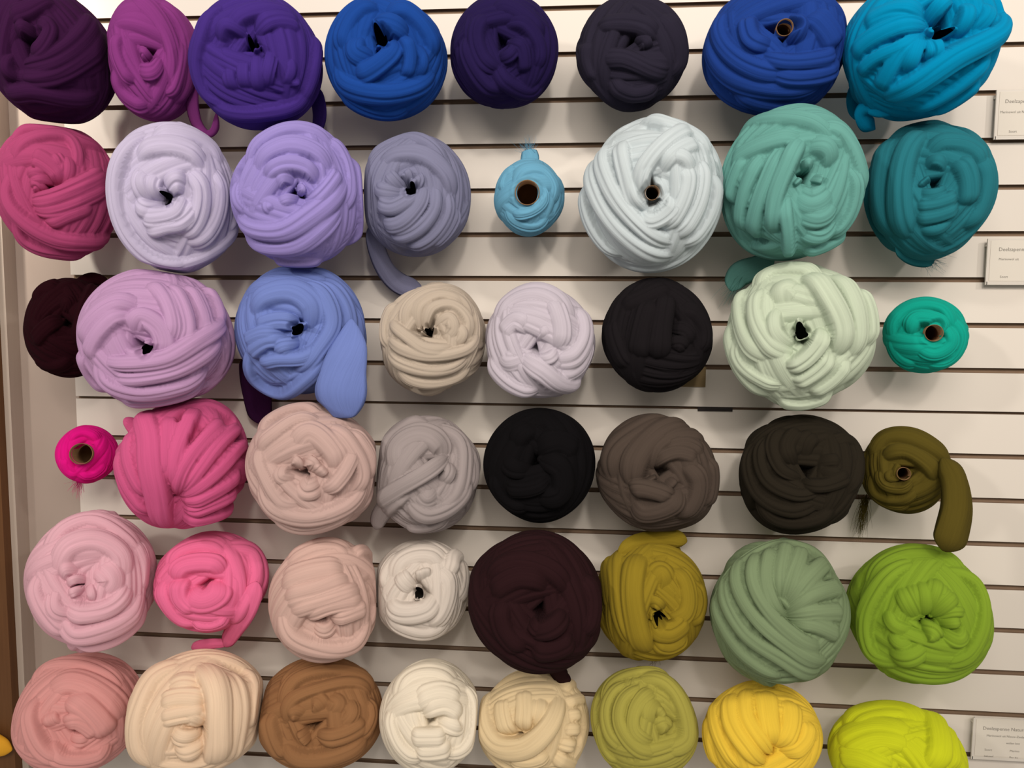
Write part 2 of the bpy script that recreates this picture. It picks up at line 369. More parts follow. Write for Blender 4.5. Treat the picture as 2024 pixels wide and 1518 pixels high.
# ------------------------------------------------------------------ the balls, row by row
# name, label, centre px, radii px, hole px, hole radius px, strand half width (rad), seed, hand, lit colour, gap to the wall, extras
BALLS = [
 ('plum','very dark plum wool ball at the top left corner', 98,108,138,142, (44,76),10, .17,1,1,(86,38,92),0.045,{}),
 ('magenta','magenta purple wool ball between the dark plum and violet balls', 305,115,96,127, (278,98),9, .2,2,1,(150,66,145),.02,{}),
 ('violet','violet blue wool ball with a sunken middle, in the top row', 505,120,134,138, (498,78),14, .17,3,-1,(84,58,158),.045,{}),
 ('royal','royal blue wool ball with a black hole, right of the violet one', 763,114,122,126, (748,66),20, .2,4,1,(34,84,178),.025,{}),
 ('indigo','dark indigo wool ball in the top row, right of the royal blue ball', 997,100,107,116, (990,64),11, .16,5,-1,(56,42,105),.02,{}),
 ('navy','blackish navy wool ball in the top row above the pale ice blue ball', 1250,104,112,118, (1258,66),8, .16,6,1,(60,56,76),.02,{}),
 ('blue','medium blue wool ball with an oval brown hole, top row', 1531,95,144,135, (1553,42),19, .15,7,1,(40,78,170),0.01,{'core':(19,.80)}),
 ('cyan','bright cyan blue wool ball at the top right corner', 1832,90,170,152, (1882,52),20, .15,8,1,(0,152,205),0.04,{}),
 ('raspberry','raspberry pink wool ball at the left edge, under the dark plum ball', 112,378,128,138, (88,374),12, .17,9,-1,(198,84,136),0.01,{}),
 ('lilac','pale lilac wool ball in the second row, right of the raspberry ball', 344,392,136,152, (322,394),14, .17,10,1,(216,208,240),0.03,{}),
 ('lavender','lavender wool ball right of the pale lilac one', 590,385,136,147, (590,378),12, .13,11,1,(166,152,224),0.05,{}),
 ('slate','slate grey blue wool ball with a dark trailing end', 822,384,109,124, (806,364),15, .16,12,-1,(140,142,174),0.005,{}),
 ('sky','small sky blue wool spool with an open cardboard core', 1046,390,70,78, (1040,380),26, .3,13,1,(115,180,214),.04,{'core':(26,.92)}),
 ('ice','pale ice blue wool ball with an upright oval brown hole', 1287,382,145,158, (1284,378),18, .14,14,-1,(212,226,232),0.01,{'core':(18,.76)}),
 ('seafoam','seafoam green wool ball beside the pale ice blue one', 1570,360,148,156, (1604,335),12, .13,15,1,(112,176,168),0.04,{}),
 ('teal','dark teal wool ball at the right end of the second row', 1840,375,134,140, (1864,354),12, .15,16,-1,(44,128,142),0.005,{}),
 ('burgundy','small very dark burgundy wool ball behind the orchid ball', 138,648,93,99, (118,624),8, .18,17,1,(62,20,32),.01,{}),
 ('orchid','orchid mauve wool ball in front of the dark burgundy ball', 308,668,158,140, (286,690),14, .14,18,-1,(210,168,214),0.05,{}),
 ('cornflower','cornflower blue wool ball with a flat end hanging down', 594,656,131,135, (584,650),16, .16,19,1,(125,146,218),0.005,{}),
 ('oatmeal','oatmeal beige wool ball with a small brown hole, third row', 855,670,106,113, (843,648),13, .12,20,-1,(206,192,176),.02,{}),
 ('pearl','pearl grey lilac wool ball left of a black ball', 1068,672,109,115, (1058,682),9, .15,21,1,(214,206,220),.02,{}),
 ('coal','black wool ball with a pointed underside, between the pearl and mint balls', 1299,662,110,114, (1328,645),10, .16,22,1,(46,42,46),.02,{}),
 ('mint','pale mint green wool ball with a black hole', 1584,664,155,148, (1585,658),18, .15,23,-1,(212,228,204),0.03,{}),
 ('turquoise','small turquoise wool spool at the right, with a cardboard core', 1830,662,86,76, (1850,658),19, .26,24,1,(22,180,160),.03,{'core':(19,.86)}),
 ('hotpink','small hot pink wool spool on a bare cardboard tube', 172,898,64,58, (160,898),22, .3,25,1,(250,26,152),.03,{'core':(22,1.06)}),
 ('rose','deep rose pink wool ball with a broad upright band', 360,915,137,131, (330,1003),9, .12,26,1,(226,100,154),.03,{}),
 ('taupe','dusty pink taupe wool ball under the cornflower blue ball', 618,926,134,132, (600,938),12, .14,27,1,(208,178,172),0.04,{}),
 ('grey','mid grey wool ball in the fourth row, left of a black ball', 843,938,107,117, (870,910),12, .16,28,-1,(168,158,158),0.005,{}),
 ('black','round black wool ball under the pearl grey lilac one', 1066,920,111,114, (1050,915),10, .2,29,-1,(30,28,31),.02,{}),
 ('charcoal','brown charcoal wool ball right of the round black ball', 1300,934,123,117, (1308,936),12, .16,30,1,(92,80,72),.02,{}),
 ('darkolive','blackish olive wool ball under the pale mint ball', 1585,938,125,119, (1602,930),12, .13,31,-1,(58,52,42),.02,{}),
 ('olive','small olive coil of wool with a thick hanging end', 1790,929,90,87, (1790,936),16, .2,32,1,(100,88,34),.02,{'core':(16,.78)}),
 ('blush','pale blush pink wool ball at the left, above the dusty rose ball', 182,1149,136,142, (150,1168),10, .15,33,1,(242,190,206),.03,{}),
 ('pink','bright bubblegum pink wool ball with a hanging end', 416,1150,116,101, (398,1160),10, .2,34,1,(250,122,170),0.0,{}),
 ('dustypink','pale dusty pink wool ball with a sunken underside, fifth row', 642,1186,112,125, (628,1245),10, .15,35,-1,(218,184,174),0.04,{}),
 ('offwhite','off white wool ball with a black hole, left of the dark brown ball', 832,1166,97,101, (824,1174),14, .17,36,1,(224,214,204),0.0,{}),
 ('darkbrown','very dark brown wool ball in the fifth row', 1058,1190,133,143, (1070,1208),12, .15,37,-1,(62,36,40),0.045,{}),
 ('mustard','olive mustard wool ball with a strand curling off its top', 1287,1186,112,121, (1310,1226),14, .14,38,1,(150,130,40),0.0,{}),
 ('sage','sage green wool ball in the fifth row', 1542,1210,140,148, (1548,1220),6, .12,39,-1,(128,148,112),.03,{}),
 ('green','bright grass green wool ball below the hanging olive end', 1818,1214,147,140, (1850,1235),12, .14,40,1,(134,166,50),.03,{}),
 ('dustyrose','dusty rose wool ball at the bottom left corner', 153,1410,132,122, (138,1455),12, .18,41,-1,(234,168,166),.02,{}),
 ('peach','peach cream wool ball in the bottom row beside the dusty rose ball', 388,1410,142,128, (388,1455),10, .17,42,1,(248,221,192),0.045,{}),
 ('brown','mid brown wool ball in the bottom row', 630,1412,128,116, (606,1448),12, .17,43,-1,(156,114,78),0.005,{}),
 ('cream','creamy white wool ball in the bottom row', 850,1417,101,116, (850,1440),10, .2,44,1,(244,234,214),0.03,{}),
 ('ivory','ivory beige wool ball under the very dark brown one', 1051,1432,114,114, (1020,1462),8, .17,45,1,(230,208,166),0.005,{}),
 ('lime','yellow green wool ball in the bottom row', 1274,1430,107,114, (1330,1440),9, .14,46,1,(170,164,78),.02,{}),
 ('yellow','bright yellow wool ball in the bottom row', 1507,1452,120,108, (1535,1500),10, .14,47,1,(244,208,72),.02,{}),
 ('chartreuse','acid yellow green wool ball at the bottom right', 1775,1495,140,112, (1790,1560),8, .2,48,1,(210,220,40),.02,{}),
]
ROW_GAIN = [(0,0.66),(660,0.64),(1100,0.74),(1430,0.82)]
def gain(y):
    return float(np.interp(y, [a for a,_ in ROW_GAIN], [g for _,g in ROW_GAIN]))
# the turns that show on the outside of each ball: width, lift, course over the surface
BAND_TEXT = '''
plum|45:205,10 160,75 100,115 30,135|40:225,60 180,110 110,150 20,160|40:0,190 60,185 150,200 215,190|36:0,25 50,8 110,-12|30:-5,95 5,135 30,170|34:60,20 95,50 75,90 45,105|26:15,60 35,45 60,55
magenta|36:215,120 240,185 300,215|40:250,-5 320,40 345,110 335,190|28:225,50 222,95 235,135 262,170|30:262,142 300,137 320,110|45,.02:300,-8 365,60 372,140 340,215|24,.03:325,192 345,165 362,70|30,-.04:262,105 275,98 288,118
violet|30,-.05:430,120 445,160 460,200|26,-.04:470,110 475,150 485,195|26,-.03:505,100 505,150 510,200|28,-.02:545,95 530,140 525,190|22,-.02:575,95 575,140 560,185|35:430,60 480,20 560,20 610,60|40:500,45 550,35 600,55|30,.02:440,-5 395,60 385,130 410,190 470,225|30,.02:630,60 622,120 610,170 575,225|36,.04:400,190 450,222 520,226 590,205 620,150|12,0:570,172 585,162 587,150|30:415,75 440,45 480,50
royal|40:745,-5 690,25 665,75 668,110|40:690,60 695,100 725,120|24:800,60 812,110 800,160|24:830,80 838,120 825,165|45:690,150 725,140 770,105 788,70|45,.02:760,5 810,20 850,60 872,120|40,.02:730,25 770,40 815,60|45,.03:650,110 670,160 740,185 820,175 875,140|40:655,160 700,205 770,225 830,205
indigo|35:960,10 935,60 945,110 985,150|40:960,5 1000,0 1050,30 1085,80|30:1000,25 1040,40 1070,90 1060,150|28:1010,70 1035,90 1040,150|30:985,120 1010,105 1030,80|40:970,130 1000,165 1050,185 1085,150|35,.03:915,60 925,120 960,170 1000,190
navy|40:1170,50 1215,35 1270,40 1310,70|40:1300,10 1335,60 1345,120 1320,170|28,-.03:1260,80 1275,75 1285,100|40:1180,120 1230,115 1290,140 1330,150|34:1165,70 1160,120 1185,170|40:1200,160 1250,190 1310,175
blue|30:1575,5 1585,45 1570,85|50:1600,10 1640,60 1650,100|40:1440,170 1510,205 1590,200|40,.01:1420,0 1415,60 1450,110 1510,140 1580,150|40:1395,20 1400,90 1440,150 1510,175 1600,170 1650,130|30,.03:1500,110 1560,118 1620,112 1655,100|34,.03:1510,140 1570,150 1630,140 1660,118|32:1470,20 1480,70 1520,90
cyan|26:1935,-10 1930,40 1925,75|26:1965,-5 1965,30 1945,70|40:1850,35 1790,50 1720,90 1690,130|40:1845,20 1780,20 1710,60|30:1835,60 1800,90 1740,120 1700,160|35:1830,60 1790,110 1760,160 1740,190|30:1840,60 1820,110 1800,160|34:1855,65 1865,100 1850,135|28:1985,100 1940,150 1870,200 1790,228|28:1960,150 1900,205 1830,235|34:1850,30 1880,0 1900,-20|45,.05:2000,20 1985,66 1899,119 1794,184 1750,210
raspberry|28:0,290 50,252 100,250 160,275 225,310|24:8,330 30,290 80,265 130,268 150,300 148,350|34,-.03:45,300 75,310 105,335 115,365|30,-.03:85,290 105,310 120,350|34,-.02:120,290 128,330 118,370|18,-.05:30,340 60,335 95,340|20,-.05:35,355 70,350 100,355|30,-.06:40,372 60,365 72,388|34:75,450 130,425 190,400|34,.01:50,425 110,415 170,390 220,360|38,.02:45,405 90,395 150,370 215,340|32,.04:3,330 5,390 40,440 100,475 170,480 230,465|32:10,430 50,485 120,505 190,495
lilac|36:250,310 310,290 370,300 420,340|40:280,270 350,265 420,295 455,350|34,-.03:275,320 262,360 280,410|34,-.05:300,330 290,370 298,405|30:465,330 475,400 450,480|40:420,320 440,390 420,460 360,500|40,-.01:375,330 400,380 390,440 350,480|38,-.04:318,378 345,360 375,367|30,-.02:245,400 280,420 310,425|36:260,432 300,437 345,425 370,390|36:270,462 320,452 360,442 400,400|26:300,520 380,520 450,480 480,420|34,.04:300,255 245,300 222,370 240,450 290,505 350,525 420,510
lavender|34:470,330 510,275 570,250 640,265 690,310|36:490,340 520,300 580,280 640,300 680,350|30:510,350 560,320 610,325 650,360|30:465,340 470,400 490,440|26,-.06:535,370 560,345 590,347|22,-.07:590,365 605,370 600,388|26,-.06:540,410 570,395 600,402|24,-.05:530,385 528,410 545,430|28:620,410 660,370 685,330|34,.01:640,260 690,310 705,370 690,430|40,.02:460,420 500,455 560,460 620,430 680,380 700,330|36,.02:470,455 520,490 590,490 650,450 700,400|28:530,510 590,525 660,505|26,.04:700,300 718,380 715,450 690,500
slate|34:720,350 735,300 790,265 850,280 900,330|28,-.04:755,325 770,345 785,365|24,-.04:790,320 800,335 798,350|28,-.04:815,330 825,345 815,362|36,.01:735,325 780,295 840,300 885,340 905,400|34,-.02:735,345 745,370 785,378|26:840,490 890,450 912,400|28:790,490 850,470 888,420 890,360|30:760,470 820,455 860,410 865,350|34,.01:745,445 790,440 830,400 845,355|34,.02:735,395 770,407 805,388 825,365
sky|26:990,400 1010,440 1060,450 1095,420|26:985,385 995,345 1020,330|30,.02:1005,365 1030,335 1075,335 1100,370 1095,410|22,.05:1068,360 1076,395 1050,420 1003,426
ice|36:1250,230 1320,235 1380,265 1415,320|32:1150,340 1150,420 1180,480 1240,525|34,-.01:1220,260 1225,330 1240,390 1270,440|30:1410,320 1415,390 1385,460 1330,505|34:1380,290 1390,360 1370,430 1320,490|36,-.01:1340,300 1360,350 1340,420 1295,470|34,-.01:1245,430 1285,445 1325,420 1340,380|36,.01:1190,270 1190,350 1220,410 1280,470 1340,500|36,.02:1160,290 1165,370 1200,440 1270,500 1340,520|30:1380,275 1330,295 1300,330|36,.02:1370,250 1310,275 1265,330 1250,390|30,.02:1300,290 1350,310 1375,345
seafoam|34:1445,290 1470,250 1540,225 1610,235 1670,270|34:1435,330 1480,290 1540,265 1600,255|30:1480,290 1450,350 1440,410|32:1515,280 1485,340 1465,410 1470,470|34,.01:1555,265 1525,330 1500,400 1490,480|34:1610,230 1670,260 1705,330 1705,400|36,-.02:1595,265 1640,280 1665,320|30:1690,310 1695,380 1670,440 1620,480|50,-.03:1570,380 1610,400 1665,370|40:1570,425 1620,430 1670,400|34:1570,460 1620,465 1670,435|28:1575,495 1630,485 1680,450|22,-.06:1590,320 1605,310 1620,320|22,-.05:1622,340 1632,348 1642,352|20,-.06:1575,345 1590,362|34,.04:1590,255 1560,320 1535,390 1530,470|24,.04:1552,380 1560,450 1560,505
teal|24,-.04:1830,320 1850,310 1890,320|26,-.04:1825,350 1838,366|20,-.02:1810,385 1850,385 1890,372|28,-.01:1805,410 1860,405 1910,385|26:1805,435 1860,430 1910,410|24:1805,460 1850,458 1900,440|36:1830,295 1870,275 1930,290 1960,340|40,-.01:1900,300 1925,350 1920,420|44:1935,290 1960,350 1945,420 1900,470|60,.01:1770,260 1740,330 1740,420 1780,490|55,.03:1830,245 1790,310 1780,400 1800,490
burgundy|36:60,600 80,570 120,560|30:60,680 90,640 115,625|34:60,700 100,725 150,710|24,-.03:110,600 130,590 140,610|40,.04:200,560 170,610 155,690
orchid|28:405,560 435,600 445,650|30:370,550 400,590 415,640 400,680|32:330,545 365,590 380,650 360,700|34:290,540 330,580 350,640 340,690|50,-.03:250,655 275,620 315,640 330,680 310,715|34:175,720 190,660 225,620 260,605|40,.01:160,690 180,630 230,590 280,590|26,-.03:230,700 260,705 300,710|30:220,785 290,798 370,785 430,750|30:158,680 175,750 220,790|34,.01:200,745 270,750 350,735 420,695 455,660|36,.03:190,715 250,720 330,710 400,670 455,625|32,.04:188,700 205,745 270,775 360,765 430,730
cornflower|36,-.03:490,650 540,632 590,637|28:475,680 510,660 550,660|28:485,710 520,680 560,680|34:530,710 555,690 590,690|30:500,730 540,720 600,715 650,680|50,.01:480,620 520,580 580,570 620,600 625,650|34:690,580 715,650 715,720 690,780|38,.01:620,540 680,590 695,660 670,720|36,.02:590,545 640,580 660,640 630,700 580,760|26,.04:480,690 505,755 550,782 600,762 640,720 655,670
oatmeal|24:765,700 760,640 790,590|26:790,660 800,610 850,575 910,590 940,640|24:815,640 825,600 870,580 930,610|22:830,640 850,605 890,600 920,630 925,680|28,-.03:860,635 885,625 895,650 880,672|20,-.02:900,630 912,660 900,690|22,.01:765,630 800,665 840,690 900,690|22:755,660 790,690 850,705 920,690 950,650|24:755,690 800,725 870,735 935,700|24:770,720 820,755 890,755 940,720
pearl|60:970,650 1000,590 1060,570 1110,590 1140,640|36:1090,580 1115,640 1110,690|36,-.03:985,660 1015,625 1045,640|45,-.03:980,680 1000,710 1040,705|34,-.05:1058,645 1074,648 1080,668|30:1165,650 1150,720 1100,745|40,.01:1140,590 1160,650 1140,700 1100,720|22,.01:1060,715 1090,705 1112,690|34,.03:965,690 985,730 1030,765 1075,775|42,.05:1025,712 1070,730 1110,755 1150,750
coal|40:1220,610 1270,580 1330,560|45:1210,620 1215,680 1250,740|34:1340,600 1370,610 1395,650 1385,710|30,-.03:1335,640 1360,650 1375,690|45,.01:1290,580 1270,640 1260,720|45,.03:1320,570 1310,640 1300,720|34,-.03:1320,690 1345,680 1365,700
mint|60,-.04:1540,600 1548,568 1590,562|40:1480,580 1520,535 1580,525 1640,545|34:1440,620 1445,700 1480,760 1540,800|34:1445,660 1460,720 1510,760 1560,780|36:1470,560 1455,620 1480,690 1530,730|36,.01:1500,560 1490,630 1520,690 1560,720|30:1525,600 1530,660 1560,700|34:1690,560 1725,630 1720,700|40:1640,530 1690,590 1705,660 1690,730|45,.03:1590,530 1635,580 1670,650 1665,720|30:1520,790 1590,805 1660,780|30:1590,790 1650,760 1690,710|32,.01:1560,770 1620,740 1655,700|32,.02:1545,740 1590,720 1620,690 1640,650
turquoise|34:1755,660 1775,710 1820,728|34:1760,690 1765,630 1810,600 1870,605 1900,650|30:1890,620 1908,670 1880,715 1820,725|34,-.01:1790,660 1810,625 1860,630 1880,660|28,.03:1805,688 1850,702 1885,680 1882,640
hotpink|20,.03:150,940 185,942 215,915|26:125,870 165,848 205,870|26:120,900 130,935 160,945
rose|30:235,870 230,930 255,990 300,1030|28:260,840 245,900 262,960 290,1000|34:320,960 325,880 330,815|34,.01:330,980 340,900 365,840 390,800|30,.01:335,995 355,930 400,870 450,830|28:345,995 390,930 440,870 480,840|26:345,1000 410,950 470,890 492,870|26,.01:350,1010 420,975 485,925|28:350,1025 420,1000 480,960|26:345,1035 410,1025 470,990|22,.02:235,852 245,830 262,822|46,.06:270,800 287,860 290,930 300,993 326,1046
taupe|38:500,870 530,820 590,800 650,815|30:680,840 725,900 730,960|32:640,830 690,880 715,940 690,1000|50,-.01:560,880 610,850 660,890 680,940|26,-.06:560,905 578,915 575,932|34,-.05:590,905 615,920 605,938|30,-.04:540,915 545,950 570,965|45,-.03:575,962 600,980 640,972|30,-.03:620,945 645,920|30:640,990 680,940 700,880|30,.01:500,900 540,860 590,830 640,830|30:510,870 515,940 550,1000 600,1020|30:520,1000 580,1045 660,1035 715,990|34,.04:500,950 540,1010 610,1030 690,1000 730,950
grey|26:790,1040 840,1050 900,1020|24:755,930 760,880 800,840 860,830|26:890,850 940,920 925,990|60:775,940 780,880 830,850 880,870 892,895|36,-.04:820,970 845,990 875,975|30,-.02:880,965 895,935 902,905|34,.01:860,830 915,870 925,930 900,990 850,1020|28:745,1035 775,1000 810,970|34,.03:800,1000 850,1020 910,990 935,930|34,.05:740,1000 790,968 850,932 894,898
black|45:1000,880 1030,850 1060,830|50:1060,880 1110,870 1150,900|40,-.01:985,900 1010,930 1040,935|34:990,970 1040,975 1090,955|50,.03:1070,905 1110,930 1110,980 1060,1000|40:970,930 990,990 1050,1020
charcoal|30,-.02:1300,880 1360,870 1400,900|26,-.02:1290,910 1340,890 1390,910|30,-.04:1320,950 1340,970|24,-.05:1280,940 1290,957|36:1400,890 1415,950 1390,1010|30:1280,920 1300,875 1350,855 1400,870|70:1200,960 1210,890 1270,840 1350,830|50,.03:1240,970 1255,900 1300,850 1370,840|36,.02:1360,905 1385,950 1370,1000 1330,1030|40,.04:1240,1000 1280,1015 1330,1000 1352,970|40,.03:1238,972 1265,965 1310,975 1335,990
darkolive|40,-.03:1630,850 1600,870 1590,900|30:1590,845 1560,880 1570,920|26:1560,840 1530,880 1545,930 1590,955|24,-.03:1630,910 1650,912 1678,915|22,-.03:1630,935 1650,938 1680,940|30:1640,870 1690,880 1700,940 1670,1000|28:1590,965 1640,965 1690,940|26:1530,850 1505,900 1520,955 1580,985 1640,980|28:1500,860 1480,920 1500,980 1570,1015 1640,1000|32:1490,980 1540,1030 1610,1035 1670,1000
olive|14,-.06:1755,920 1755,945 1775,955|18,-.02:1730,920 1745,960 1785,970 1815,955|22:1715,930 1730,980 1780,995 1830,970|24:1715,960 1750,1000 1810,1005|32,.04:1740,895 1790,885 1830,905 1862,950|44,.07:1715,900 1750,860 1800,855 1850,880 1885,930
blush|36:70,1120 110,1060 180,1030 250,1060 300,1120|30:260,1060 290,1120 285,1180|50,-.02:190,1110 220,1150 200,1190|22,-.04:100,1150 120,1130 145,1125|20,-.05:110,1165 140,1150 160,1155|22,-.05:115,1187 140,1177 155,1182|20,-.05:165,1160 175,1185 165,1205|30,-.01:90,1160 100,1210 140,1235|34:65,1130 65,1180 90,1230 140,1265|45,.01:90,1140 130,1085 190,1070 240,1100 250,1160|36,.01:110,1215 160,1220 220,1200 265,1150|28:120,1270 190,1275 260,1240 305,1180|36,.04:100,1225 140,1255 200,1245 260,1210 290,1160
pink|45:320,1130 350,1085 410,1070 460,1090|40,.01:330,1150 360,1115 420,1110 450,1130|34:315,1140 320,1190 350,1230 400,1245|34,-.02:350,1140 350,1190 390,1220|60,-.02:355,1180 395,1197 430,1182 440,1150|28:370,1235 420,1240 460,1220|45,.06:440,1075 500,1090 515,1140 490,1200 465,1240
dustypink|50:550,1130 600,1090 660,1080 710,1110|45:545,1160 610,1130 690,1120|40:550,1190 620,1170 700,1140|34,.01:560,1215 640,1190 720,1160|34:590,1230 650,1205 725,1185|34:650,1235 700,1215 730,1200|34,-.08:600,1257 640,1264 670,1252|24,.04:690,1100 730,1090 748,1115|36,.04:545,1200 570,1260 630,1290 700,1275 740,1220
offwhite|45:760,1150 790,1100 850,1090 890,1120|34,-.02:780,1120 795,1150 810,1165|30,-.02:832,1115 837,1140|40:860,1110 890,1150 880,1210 840,1250|34:905,1090 920,1140 905,1200|32:748,1170 760,1120 800,1085|36:750,1200 790,1245 850,1255 900,1215|40,.03:755,1190 790,1215 840,1210 870,1180|28,.05:888,1140 893,1105 912,1095
darkbrown|40:950,1150 1010,1110 1080,1120 1140,1170|40:960,1180 1020,1140 1090,1150|40:980,1180 990,1250 1040,1300|45:1150,1120 1175,1190 1150,1270|30,-.03:1040,1235 1060,1250 1080,1250|50:1040,1290 1090,1290 1140,1260|40,.03:1040,1265 1090,1245 1130,1215
mustard|36:1290,1270 1330,1280 1370,1250|36:1335,1110 1365,1160 1365,1210 1330,1240|34:1375,1140 1390,1190 1370,1240|50,-.02:1290,1150 1310,1130 1335,1160|26,-.04:1280,1195 1300,1190 1325,1210|24,-.03:1280,1217 1310,1222 1330,1212|34:1210,1090 1195,1150 1205,1210|40:1230,1075 1215,1140 1225,1220 1260,1290|40,.02:1285,1242 1330,1252 1370,1215|50,.05:1265,1085 1250,1160 1258,1230 1282,1295
sage|34:1590,1080 1570,1140 1555,1195|34:1640,1110 1600,1150 1560,1205|34:1670,1160 1610,1180 1560,1215|34:1678,1210 1620,1215 1565,1225|34:1670,1260 1620,1240 1570,1235|30:1560,1070 1545,1130 1545,1190|28,.01:1530,1075 1515,1140 1530,1195 1560,1230|28:1415,1150 1430,1240 1490,1310 1570,1345|30,.01:1440,1110 1435,1180 1470,1250 1560,1310 1640,1330|28,.02:1470,1085 1460,1160 1500,1230 1580,1290 1650,1310|28,.03:1500,1080 1490,1150 1520,1210 1580,1265 1640,1290
green|45:1690,1180 1730,1120 1800,1095 1880,1110 1935,1170|40,-.02:1770,1150 1790,1190 1810,1230|40,-.02:1810,1140 1820,1180 1825,1225|40,-.02:1860,1140 1850,1180 1840,1215|36,-.02:1900,1170 1870,1200 1850,1225|30,-.01:1735,1200 1760,1240 1800,1265|26:1740,1250 1780,1280 1810,1280|20,-.05:1860,1232 1890,1217 1930,1217|20,-.05:1870,1250 1890,1242 1920,1237|30:1870,1265 1900,1275 1930,1250|44,-.02:1820,1260 1845,1262 1862,1288|30,.02:1860,1120 1930,1160 1950,1230 1920,1300 1850,1330|34,.05:1810,1108 1730,1170 1705,1230 1725,1290 1790,1320|36,.04:1745,1295 1790,1302 1840,1297
dustyrose|40:60,1370 90,1320 150,1305 220,1330 260,1370|30,-.07:85,1400 95,1450|34,-.09:120,1482 160,1477 190,1472|60:80,1360 140,1340 210,1370 250,1430|55,.01:130,1370 180,1410 220,1460|40,-.02:110,1440 150,1430 200,1460|28,.04:68,1370 55,1430 80,1490 140,1512|30,.04:80,1480 120,1507 190,1497 222,1468
peach|40,-.03:310,1360 360,1345 410,1350|36,-.04:300,1395 350,1380 415,1385|34,-.04:300,1430 350,1420 415,1410|40,-.05:340,1442 375,1422 410,1442|40,-.03:320,1462 360,1472 400,1472|40:330,1502 380,1497 410,1492|34:490,1310 510,1380 505,1450|45:450,1310 475,1380 475,1460 455,1530|50,.04:370,1300 300,1340 265,1410 265,1480 300,1530|50,.06:400,1305 430,1370 435,1440 425,1520
brown|30:545,1370 590,1320 660,1305|40,-.04:595,1390 620,1385 640,1410|30,-.03:640,1370 665,1390 650,1420|30:690,1370 695,1410 670,1450|34,-.04:550,1420 575,1410 590,1420|36,-.04:575,1472 600,1462|34:725,1370 735,1420 700,1470|40:620,1470 680,1455 730,1420|40:520,1400 525,1460 560,1510|26,.02:545,1430 570,1385 630,1360 700,1350 745,1375|34,.04:540,1400 580,1345 650,1325 720,1340 750,1370|40,.04:540,1480 590,1505 680,1490 735,1450
cream|60:770,1400 800,1340 860,1325 920,1360|45:810,1390 870,1370 920,1390|34:830,1412 880,1397 920,1420|34:765,1390 765,1440 790,1490 840,1515|34,-.02:870,1432 910,1442 920,1420|40:800,1462 840,1467 890,1462|34:810,1492 850,1497 900,1482|28,.04:918,1345 938,1410 925,1470 880,1507
ivory|34,-.02:1030,1350 1030,1400 1025,1450|34,-.02:985,1370 985,1420 995,1460|34,-.02:1065,1360 1060,1410 1050,1440|24:1110,1360 1130,1350 1155,1355|24:1115,1390 1130,1384 1155,1380|26:1115,1415 1135,1412 1155,1410|28:1110,1445 1130,1442 1155,1440|28:1100,1475 1120,1475 1145,1475|28:1090,1502 1110,1507 1135,1512|34:990,1502 1040,1512 1090,1492|42,.07:965,1345 950,1420 975,1475 1030,1482 1080,1440 1112,1365
lime|18,-.05:1325,1420 1310,1430|22,-.04:1322,1400 1300,1425|26,-.03:1310,1380 1285,1410 1290,1450|28,-.02:1300,1360 1260,1400 1255,1450 1300,1485|30,-.01:1280,1350 1230,1390 1225,1440 1265,1490 1320,1500|30:1250,1340 1200,1390 1200,1450 1240,1500|26:1185,1420 1190,1480 1230,1520|26:1180,1400 1210,1350 1270,1330 1340,1350|40,-.04:1300,1452 1320,1442 1332,1462|36,.05:1255,1338 1320,1360 1360,1420 1360,1470 1320,1502
yellow|30:1405,1400 1400,1470 1430,1530|30:1420,1370 1410,1430 1440,1500 1470,1540|45:1510,1360 1520,1420 1535,1490|45:1560,1380 1570,1440 1550,1495|40:1600,1420 1600,1470 1560,1510|30,.01:1480,1355 1475,1420 1510,1480 1530,1510|34,.04:1450,1365 1445,1430 1480,1490 1510,1530
chartreuse|80:1650,1480 1730,1440 1820,1460|60:1650,1490 1700,1500 1760,1530|80,.02:1660,1440 1720,1400 1790,1400 1830,1440|40:1870,1410 1885,1470 1890,1530|45,.07:1832,1388 1850,1440 1850,1525
'''
BANDS = {}
for _ln in BAND_TEXT.strip().split('\n'):
    _k, *_bs = _ln.split('|'); BANDS[_k] = []
    for _i, _b in enumerate(_bs):
        _h, _p = _b.split(':'); _h = _h.split(',')
        BANDS[_k].append((float(_h[0]), (float(_h[1]) if len(_h) > 1 else 0.0) + 0.001*_i, [tuple(float(q) for q in w.split(',')) for w in _p.split()]))
DONE = {}
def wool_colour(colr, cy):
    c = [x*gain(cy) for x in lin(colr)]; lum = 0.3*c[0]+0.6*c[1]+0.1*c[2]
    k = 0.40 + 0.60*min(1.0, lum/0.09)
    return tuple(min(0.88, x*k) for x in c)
for (key, label, cx, cy, rx, ry, hole, hr, hw, seed, hand, colr, gap, ex) in BALLS:
    b = Ball(cx, cy, rx, ry, gap)
    root = empty('wool_roving_spool' if 'spool' in label else 'wool_roving_ball', tuple(b.C))
    tag(root, label, 'wool ball', 'balls of wool roving on the slatwall')
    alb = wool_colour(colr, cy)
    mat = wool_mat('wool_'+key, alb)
    opened = hr >= 13 or 'core' in ex
    o, P = build_ball(b, hole, hr, hw, seed, mat, root, hand=hand, bands=BANDS.get(key, ()), opened=opened, lip=(min(ex['core'][1], 0.95)-0.05 if 'core' in ex else 0.8))
    if 'core' in ex: core(b, P, ex['core'][0]*min(ex['core'][1], 0.93), ex['core'][1], root)
    DONE[key] = (root, b, P, mat)

